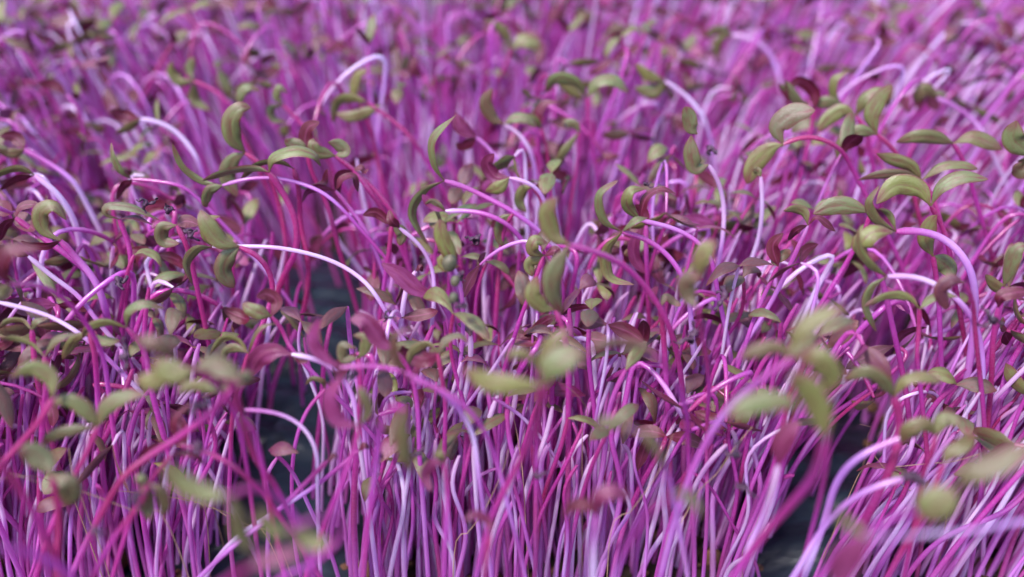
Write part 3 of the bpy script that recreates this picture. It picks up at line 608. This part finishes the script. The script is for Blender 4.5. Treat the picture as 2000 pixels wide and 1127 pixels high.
    # foreground centre and left
    H('two blurred pale green leaves spread over a crimson stem at centre', 92, [(1062,752),(1055,800),(1030,870),(1000,930),(960,1010),(930,1127)],
      [([(1045,745),(1000,752),(950,745),(903,720)],46,15,.05,'G'), ([(1055,755),(1075,720),(1110,695),(1145,690)],60,12,.05,'G')], .2, .7)
    H('blurred small green leaves above the centre pair', 86, [(1048,720),(1052,790),(1048,880)],
      [([(1048,720),(1035,700),(1010,690),(985,705)],26,30,.3,'g'), ([(1050,715),(1065,680),(1100,650),(1120,645)],26,30,.35,'g')], .15, .5)
    H('blurred arched lilac and olive leaf right of the centre pair', 86, [(1280,690),(1310,730),(1340,800),(1345,900)],
      [([(1280,690),(1240,672),(1190,672),(1145,690)],26,35,.6,'g')], .3, .55)
    H('blurred slender green leaf drooping right of centre, lower half', 82, [(1230,835),(1270,860),(1300,910),(1320,1000)],
      [([(1230,835),(1200,825),(1160,832)],30,25,.3,'g'), ([(1230,835),(1260,850),(1285,880),(1300,925)],24,35,.45,'g')], .7, .5)
    H('wine red leaf pair bent over near the bottom edge, centre right', 62, [(1165,1005),(1160,1060),(1158,1127)],
      [([(1165,1005),(1170,975),(1195,960),(1232,970)],36,20,.9,'r'), ([(1163,1003),(1140,985),(1115,990),(1102,1012)],32,25,.85,'r')], .85, .6)
    H('blurred yellow olive leaf at the bottom right of centre', 80, [(1310,968),(1270,1000),(1230,1060),(1200,1127)],
      [([(1310,968),(1335,965),(1360,985),(1372,1012)],26,25,.2,'g')], .7, .5)
    H('dark red sickle leaf near the bottom edge, left of centre', 54, [(957,1045),(950,1090),(945,1150)],
      [([(957,1045),(955,1020),(930,1005),(903,1018)],24,25,.9,'r')], .15, .5)
    H('red comma shaped leaf hanging at lower centre', 58, [(868,905),(875,960),(870,1050)],
      [([(868,905),(845,905),(830,930),(842,960)],26,20,.92,'r'), ([(868,905),(860,890),(845,890)],18,30,.3,'g')], .4, .48)
    H('blurred yellow green leaf pointing up left at lower left', 86, [(448,968),(480,948),(525,960),(560,985),(600,1060),(610,1140)],
      [([(446,966),(405,965),(352,942),(318,905)],48,10,.12,'G'), ([(448,970),(462,1005),(472,1045),(502,1082)],40,12,.3,'G')], .3, .6)
    H('blurred yellow green leaves near the bottom left of centre', 82, [(565,1035),(610,1010),(660,1010),(670,1050),(600,1110),(520,1150)],
      [([(565,1035),(540,1040),(518,1020),(508,992)],36,15,.05,'G'), ([(566,1036),(585,1045),(615,1060),(645,1062)],40,15,.15,'G')], .35, .5)
    H('blurred magenta leaf on the bottom edge, left of centre', 88, [(485,1110),(440,1135),(400,1180)],
      [([(485,1120),(520,1095),(560,1085),(590,1078)],36,20,.9,'r')], .3, .6)
    H('blurred thick crimson stem entering at the lower left edge', 84, [(-30,870),(20,930),(60,990),(95,1060),(130,1150)], [([(-30,870),(-50,850),(-70,850)],40,15,.2,'g')], .1, .75)
    H('blurred pink loop stem in the bottom left corner', 80, [(-40,1075),(0,1068),(60,1080),(110,1105),(160,1150)], [([(-40,1075),(-60,1070),(-90,1090)],40,15,.2,'g')], .6, .7)
    H('thin stem crossing the left gap in a wide arc', 56, [(478,800),(540,805),(590,830),(618,880),(620,960)], [([(478,800),(465,795),(450,805)],14,40,.8,'r')], .85, .4)
    H('slim magenta stem running upright inside the left gap', 52, [(635,760),(600,800),(578,860),(570,930),(572,1010),(578,1080)],
      [([(635,760),(630,745),(610,740),(596,752)],14,30,.45,'g'), ([(636,760),(645,775),(640,790)],14,30,.3,'g')], .4, .42)
    H('magenta stem leaning left across the lower gap', 50, [(640,900),(600,940),(540,1000),(440,1080),(370,1150)], [([(640,900),(652,890),(660,895)],14,30,.8,'r')], .5, .5)
    H('lilac stem sloping through the bottom of the left gap', 48, [(700,880),(660,915),(600,960),(520,1010),(450,1060),(400,1127)], [([(700,880),(712,870),(722,876)],14,30,.8,'r')], .7, .5)
    H('seedling with two small olive leaves dangling right of the right V', 62, [(1960,560),(1950,620),(1930,700)], [([(1960,560),(1985,490),(2010,480)],34,15,.25,'g')], .3)
exec_heroes()
NH = len(PLANTS)
# the rest of the bed
def lean_field(px, py):
    """mean lean of tips (mm per 60 mm height) by where the plant stands in the bed"""
    lx = 4+14*np.clip((px-1150)/850, -1.0, 1)
    if px < 900 and py < 560: lx = -10*np.clip((900-px)/500, 0, 1)+2
    if py > 620 and px < 900: lx = 13*np.clip((900-px)/600, 0, 1)
    return lx
KP = np.vstack([np.vstack([spline(p.ctrl, 20)[12:]]+[spline(lf['P'], 6) for lf in p.leaves]) for p in PLANTS])
KPX, KD = to_px(KP)
HZ = np.array([spline(p.ctrl, 14) for p in PLANTS]); HPX, HD = to_px(HZ.reshape(-1, 3))
cand = []
def bed(y0, y1, dens, xm):
    n = 0
    for yy in np.arange(y0, y1, 4.0):
        xw = (yy*.62+30)*xm; k = int(dens*xw*2*4/100+rng.rand())
        for _ in range(k):
            x, y = rng.uniform(-xw, xw), yy+rng.uniform(0, 4)
            cand.append((x, y))
clump = lambda x, y: hnoise(np.array([x]), np.array([y]), 30, 21)[0]
bed(124, 134, .8, 1.0); bed(134, 165, 17, 1.0); bed(165, 190, 12, 1.0); bed(190, 215, 8.5, 1.0); bed(215, 330, 6.4, 1.0); bed(330, 440, 1.6, 1.0)
RAND = []
for (x, y) in cand:
    if clump(x, y) < -.34 and rng.rand() < .75: continue
    (pp,), dz = to_px(np.array([[x, y, 30.]]))
    lx = lean_field(pp[0], pp[1])*(1.7 if y > 225 else 1) + rng.normal(0, 6.0)
    H = rng.normal(53, 8.5)
    if y > 230: H += 5
    if y < 165: H = rng.normal(54, 7)
    H = float(np.clip(H, 24, 70))
    ly = rng.normal(0, 5)
    wild = rng.rand() < .10
    if wild: lx += rng.normal(0, 12); ly += rng.normal(0, 9)
    az = rng.rand()*6.283
    if pp[0] < 800 and y > 190 and rng.rand() < .6: az = math.pi+rng.normal(0, .5)
    elif pp[0] > 1250 and rng.rand() < .45: az = rng.normal(0, .6) if rng.rand() < .35 else math.pi+rng.normal(0, .6)
    hook = rng.choice([0.0, .7, 1.3, 1.9], p=[.33, .27, .24, .16])
    u = rng.rand()
    tone = rng.uniform(.05, .25) if u < .16 else rng.uniform(.25, .6) if u < .56 else rng.uniform(.6, 1)
    u = rng.rand()
    gt = rng.uniform(0, .32) if u < .45 else rng.uniform(.32, .6) if u < .72 else rng.uniform(.6, 1)
    if y < 165: gt = rng.uniform(.3, 1)
    if y < 165: hook = rng.choice([0.0, .7, 1.3], p=[.5, .3, .2])
    bare = rng.rand() < (.45 if y < 210 else .60)
    if bare: H *= rng.uniform(.66, .86); hook = 0.0; tone = min(1, tone+(.18 if y < 210 else .08))
    p = grow_random(x, y, H*1.0, (lx*H/60, ly*H/60), az, hook, tone, gt, 1.0, bare)
    C = spline(p.ctrl, 16); P2, D2 = to_px(C)
    if D2.min() < 95: continue
    if P2[:, 1].min() > 1200 or P2[-1, 0] < -150 or P2[-1, 0] > 2150: pass
    pall = np.vstack([P2]+[to_px(lf['P'])[0] for lf in p.leaves])
    ins = max(inpoly(pall, g).sum() for g in GAPS)
    if ins > 1 and rng.rand() > .06: continue
    dall = np.concatenate([D2[-7:]]+[to_px(lf['P'])[1] for lf in p.leaves]); pall = pall[len(P2)-7:]
    dd = ((pall[:, None]-KPX[None])**2).sum(-1) < 24**2
    if (dd & (dall[:, None] < KD[None])).any() and rng.rand() < .9:
        p = grow_random(x, y, H*rng.uniform(.62, .8), (lx*H/75, ly*H/75), az, 0.0, tone, gt, 1.0, False); p.leaves = p.leaves[:1] if rng.rand() < .3 else []
        C = spline(p.ctrl, 16); P2, D2 = to_px(C); ins = 0
    p.dep = D2[-1]; p.ins = ins
    RAND.append(p)
# which random seedlings show largest: in frame, near, tip not buried
def score(p):
    C = spline(p.ctrl, 12); P2, D2 = to_px(C)
    ok = (P2[:, 0] > 0) & (P2[:, 0] < 2000) & (P2[:, 1] > 0) & (P2[:, 1] < 1127)
    return (ok/D2).sum()+(ok[-4:].sum())*.004+(.03 if p.ins > 1 else 0)+p.ctrl[:, 2].max()*.0006*ok[-1]+.02*bool(p.leaves)
RAND.sort(key=score, reverse=True)
IND, REST = RAND[:300-NH], RAND[300-NH:]
# ---- words for the labels
def tone_word(t): return 'crimson' if t < .18 else 'magenta' if t < .45 else 'pink' if t < .65 else 'mauve' if t < .82 else 'pale lilac'
def leaf_word(t): return 'green' if t < .18 else 'olive green' if t < .4 else 'bronze' if t < .62 else 'reddish' if t < .82 else 'purple'
LM = [(1146, 190, 'the upright pair of green leaves at top centre'), (590, 690, 'the large bare gap left of centre'), (1590, 960, 'the small bare gap at lower right'),
      (1040, 735, 'the blurred pale green leaves at centre'), (1820, 395, 'the wide green leaf pair at right'), (460, 260, 'the big curled green leaf at upper left'),
      (187, 830, 'the three olive leaves at lower left'), (1500, 800, 'the blurred green foreground leaf'), (1900, 950, 'the blurred leaves in the lower right corner'),
      (380, 950, 'the blurred yellow green leaf at lower left'), (870, 490, 'the yellow green leaf with the round tip'), (1530, 250, 'the mottled olive leaf at upper right'),
      (1200, 990, 'the bottom edge centre'), (800, 1080, 'the bottom edge left of centre'), (60, 480, 'the left edge orange leaf'), (1960, 620, 'the right edge middle'),
      (40, 1060, 'the bottom left corner'), (1400, 1080, 'the bottom edge right of centre'), (1450, 60, 'the top edge right of centre'), (500, 40, 'the top edge left of centre'),
      (1000, 50, 'the top edge centre'), (60, 120, 'the top left corner'), (1950, 100, 'the top right corner'), (1240, 620, 'the long crimson arching stem at centre'),
      (730, 650, 'the purple leaf above the gap'), (1760, 560, 'the white arching stem at right'), (1100, 700, 'the picture centre'), (300, 620, 'the green arched leaf at left')]
used = set()
def auto_label(p):
    C = spline(p.ctrl, 12); P2, _ = to_px(C); ok = [q for q in P2 if 20 < q[0] < 1980 and 15 < q[1] < 1110]
    tip = P2[-1] if (0 < P2[-1][0] < 2000 and 0 < P2[-1][1] < 1127) else (ok[-1] if ok else P2[-1])
    h = p.ctrl[-1][2]; bend = 'hooked' if p.ctrl[-1][2] < p.ctrl[:, 2].max()-2.5 else 'upright'
    lw = leaf_word(p.leaves[0]['tone'])+' leaves' if p.leaves else 'no leaves'
    th = 'thin ' if p.r < .5 else 'stout ' if p.r > .62 else ''
    ds = sorted(LM, key=lambda m: math.hypot(m[0]-tip[0], m[1]-tip[1]))
    for m in ds:
        dx, dy = tip[0]-m[0], tip[1]-m[1]; far = math.hypot(dx, dy)
        w_ = ('left of' if dx < 0 else 'right of') if abs(dx) > abs(dy) else ('above' if dy < 0 else 'below')
        near = 'just ' if far < 90 else ''
        for l in (f'{bend} {tone_word(p.tone)} seedling, {lw}, {near}{w_} {m[2]}', f'{th}{bend} {tone_word(p.tone)} seedling, {lw}, {near}{w_} {m[2]}', f'{th}{bend} seedling, {lw}, {w_} {m[2]}'):
            if l not in used and len(l.split()) <= 16:
                l = ' '.join(l.split())
                used.add(l); return l
    return l
G1 = 'red stemmed seedlings crowding the tray'
for i, p in enumerate(PLANTS+IND):
    root = empty('seedling', (p.ctrl[0][0], p.ctrl[0][1], 0))
    tag(root, p.hero or auto_label(p), 'seedling', G1)
    fine = p.hero is not None
    b = Buf(); lbs = [Buf() for _ in p.leaves]
    emit_plant(p, b, lbs, 56 if fine else 34, 12 if fine else 9, 22 if fine else 14, 11 if fine else 9)
    b.build('stem', M_STEM, root)
    for q in lbs: q.build('leaf', M_LEAF, root)
sb, lb = Buf(), Buf()
for p in REST:
    far = p.dep > 235
    emit_plant(p, sb, [lb]*len(p.leaves), 18 if far else 24, 6 if far else 7, 8 if far else 11, 5)
# one object: stems and leaves joined
fs = sb.build('seedling_bed', M_STEM); fl = lb.build('seedling_bed_leaf', M_LEAF, None)
fs.data.materials.append(M_LEAF)
import bmesh
def join_into(a, b_):
    n1, f1 = len(a.data.vertices), len(a.data.polygons)
    ds = []
    for o in (a, b_):
        me = o.data; V = np.empty(len(me.vertices)*3, np.float32); me.vertices.foreach_get('co', V)
        F = np.empty(len(me.loops), np.int32); me.loops.foreach_get('vertex_index', F)
        C = np.empty(len(me.vertices)*4, np.float32); me.attributes['look'].data.foreach_get('color', C)
        U = np.empty(len(me.loops)*2, np.float32); me.uv_layers[0].data.foreach_get('uv', U)
        ds.append((V, F, C, U))
    me = bpy.data.meshes.new('seedling_bed')
    V = np.concatenate([ds[0][0], ds[1][0]]); F = np.concatenate([ds[0][1], ds[1][1]+n1])
    me.vertices.add(len(V)//3); me.vertices.foreach_set('co', V)
    me.loops.add(len(F)); me.loops.foreach_set('vertex_index', F)
    me.polygons.add(len(F)//4); me.polygons.foreach_set('loop_start', np.arange(0, len(F), 4, dtype=np.int32))
    me.polygons.foreach_set('use_smooth', np.ones(len(F)//4, bool))
    me.update(calc_edges=True)
    me.attributes.new('look', 'FLOAT_COLOR', 'POINT').data.foreach_set('color', np.concatenate([ds[0][2], ds[1][2]]))
    me.uv_layers.new(name='UVMap').data.foreach_set('uv', np.concatenate([ds[0][3], ds[1][3]]))
    me.materials.append(M_STEM); me.materials.append(M_LEAF)
    mi = np.zeros(len(F)//4, np.int32); mi[f1:] = 1; me.polygons.foreach_set('material_index', mi)
    a.data = me; bpy.data.objects.remove(b_)
join_into(fs, fl)
tag(fs, 'dense mass of pink stemmed seedlings filling the tray behind the others', 'seedlings', kind='stuff')
print('PLANTS', NH, len(IND), len(REST), 'verts', len(fs.data.vertices))
# ------------------------------------------------------------------ small things
# black star on the club leaf's cup is a husk remnant; husks, seeds, fibres and crumbs
def blob_bm(buf, c, r, ax, seed, tail=None):
    n = 9; t = np.linspace(0, 1, n); ax = unit(np.array(ax, float))
    C = np.array(c)[None]+ax[None]*((t-.5)*2*r*1.35)[:, None]
    R = r*np.sqrt(np.maximum(1-(2*t-1)**2, .002))
    tube(buf, C, R, 10, (t, .5, seed))
rs = np.random.RandomState(5)
def husk(px, py, z, size, label, wig=1.0):
    P = at_z(px, py, z); b = Buf()
    for k in range(3):
        a = rs.normal(0, 1, 3); a = unit(a); pts = [P]
        for i in range(5):
            a = unit(a+rs.normal(0, .75, 3)*wig); pts.append(pts[-1]+a*size*.24)
        C = spline(pts, 16); t = np.linspace(0, 1, 16)
        R = size*.15*(1-.6*t)*(1+.35*np.sin(t*13+k)); tube(b, C, R, 7, (t, .5, .5), 1.6)
    root = b.build('seed_husk', M_HUSK); tag(root, label, 'seed husk', 'dark shrivelled seed husks caught among the stems')
HK = [(285, 398, 69, 2.2, 'grey black husk stuck on the level leaves at left'), (328, 412, 69, 2.0, 'forked dark husk tip right of the level leaves at left'),
      (372, 452, 68, 2.4, 'dark shrivelled husk against the broad olive leaf'), (230, 545, 62, 2.6, 'black curled husk at left, above the gull leaves'),
      (245, 695, 64, 2.6, 'dark crumpled husk right of the gull leaves'), (384, 790, 66, 2.6, 'black hooked husk hanging under the soft leaf cluster'),
      (385, 868, 62, 2.0, 'black dash of husk on the thin crossing stem'), (180, 1035, 58, 2.0, 'black ring of husk at the bottom left'),
      (265, 970, 60, 2.0, 'dark brown husk beside the hanging leaf pair'), (905, 597, 68, 1.8, 'dark husk tail on the lower round seed'), (902, 540, 68, 1.6, 'dark husk tail on the upper round seed'),
      (690, 735, 62, 1.8, 'dark husk knot above the magenta sickle leaf'), (735, 905, 50, 2.2, 'black husk caught among stems, lower left of centre'), (820, 885, 50, 1.9, 'black husk speck at lower centre'),
      (1262, 360, 68, 1.4, 'tiny black husk on the yellow green loop leaf'), (1385, 290, 66, 2.6, 'dark husk beside the stacked blunt leaves'), (1415, 580, 62, 2.6, 'dark husk at right of the long crimson stem'),
      (1350, 665, 60, 2.8, 'dark grey husk low between the right centre stems'), (1440, 888, 52, 2.4, 'dark husk on a pink stem at lower right'), (1940, 625, 66, 2.6, 'spidery dark husk at the right edge'),
      (1105, 245, 66, .9, 'black speck of husk on a pale rounded leaf'), (930, 470, 60, 2.8, 'dark twisted husk right of the club leaf'), (1780, 930, 56, 2.8, 'maroon husk cluster below the dusky leaves'),
      (1050, 930, 50, 1.8, 'small dark husk on a white stem at lower centre'), (755, 620, 60, 1.6, 'dark husk crumb above the purple leaf'), (1455, 950, 50, 2.0, 'brown husk hanging near the right gap')]
for h in HK: husk(*h)
for (px, py, lab) in ((889, 549, 'upper of two round grey green seeds on the club leaf stem'), (886, 582, 'lower of two round grey green seeds on the club leaf stem'),
                      (878, 514, 'pale green cup at the foot of the club leaf, with a black star')):
    b = Buf(); P = at_z(px, py, 68.5)
    blob_bm(b, P, 0.72 if px != 878 else 1.15, (.2, .1, 1), .5)
    tag(b.build('seed', M_SEED), lab, 'seed', 'round green seeds at the centre')
# tan dry fibres among the stem feet
FB = 0
for i in range(18):
    px, py = rs.uniform(30, 1980), rs.uniform(820, 1110); z = rs.uniform(14, 40)
    P = at_z(px, py, z); d = unit(np.array((rs.normal(0, .6), rs.normal(0, .3), 1.0))); pts = [P]
    for _ in range(5):
        d = unit(d+rs.normal(0, .14, 3)); pts.append(pts[-1]+d*rs.uniform(3, 5.5))
    pts = [pts[0]+np.array((rs.normal(0, 2), 1, -z))]+pts
    b = Buf(); C = spline(pts, 30); t = np.linspace(0, 1, 30); tube(b, C, .09*(1.2-.7*t), 5, (t, .5, .5))
    p2, _ = to_px(C[-1:]); q = p2[0]
    side = 'left' if q[0] < 650 else 'centre' if q[0] < 1350 else 'right'
    ds = sorted(LM, key=lambda m: math.hypot(m[0]-q[0], m[1]-q[1]))
    for m in ds:
        l = f"thin tan dry fibre {'left of' if q[0] < m[0] else 'right of'} {m[2]}"
        if l not in used: break
    used.add(l); tag(b.build('dry_fibre', M_FIBRE), l, 'dry fibre', 'thin dry fibres between the stem feet')
# crumbs of coco soil: nobody could count them
b = Buf()
for i in range(2600):
    x, y = rs.uniform(-150, 150), rs.uniform(112, 250)
    (pp,), _ = to_px(np.array([[x, y, 0.]]))
    ing = any(inpoly(np.array([pp]), g)[0] for g in GAPS)
    if ing and rs.rand() < .93: continue
    r = rs.uniform(.4, 1.5)*(1 if rs.rand() < .9 else 1.7)
    n = 6; t = np.linspace(0, 1, n); ax = unit(rs.normal(0, 1, 3))
    zc = -1.6+1.2*rs.rand()+(5.5 if ing else 0)
    C = np.array((x, y, zc))[None]+ax[None]*((t-.5)*2*r*rs.uniform(.8, 1.5))[:, None]
    R = r*np.sqrt(np.maximum(1-(2*t-1)**2, .003))*rs.uniform(.7, 1.2, n); tube(b, C, R, 6, (t, .5, .5))
tag(b.build('soil_crumbs', M_CLUMP), 'loose brown crumbs of coco soil between the stem feet', 'soil crumbs', kind='stuff')
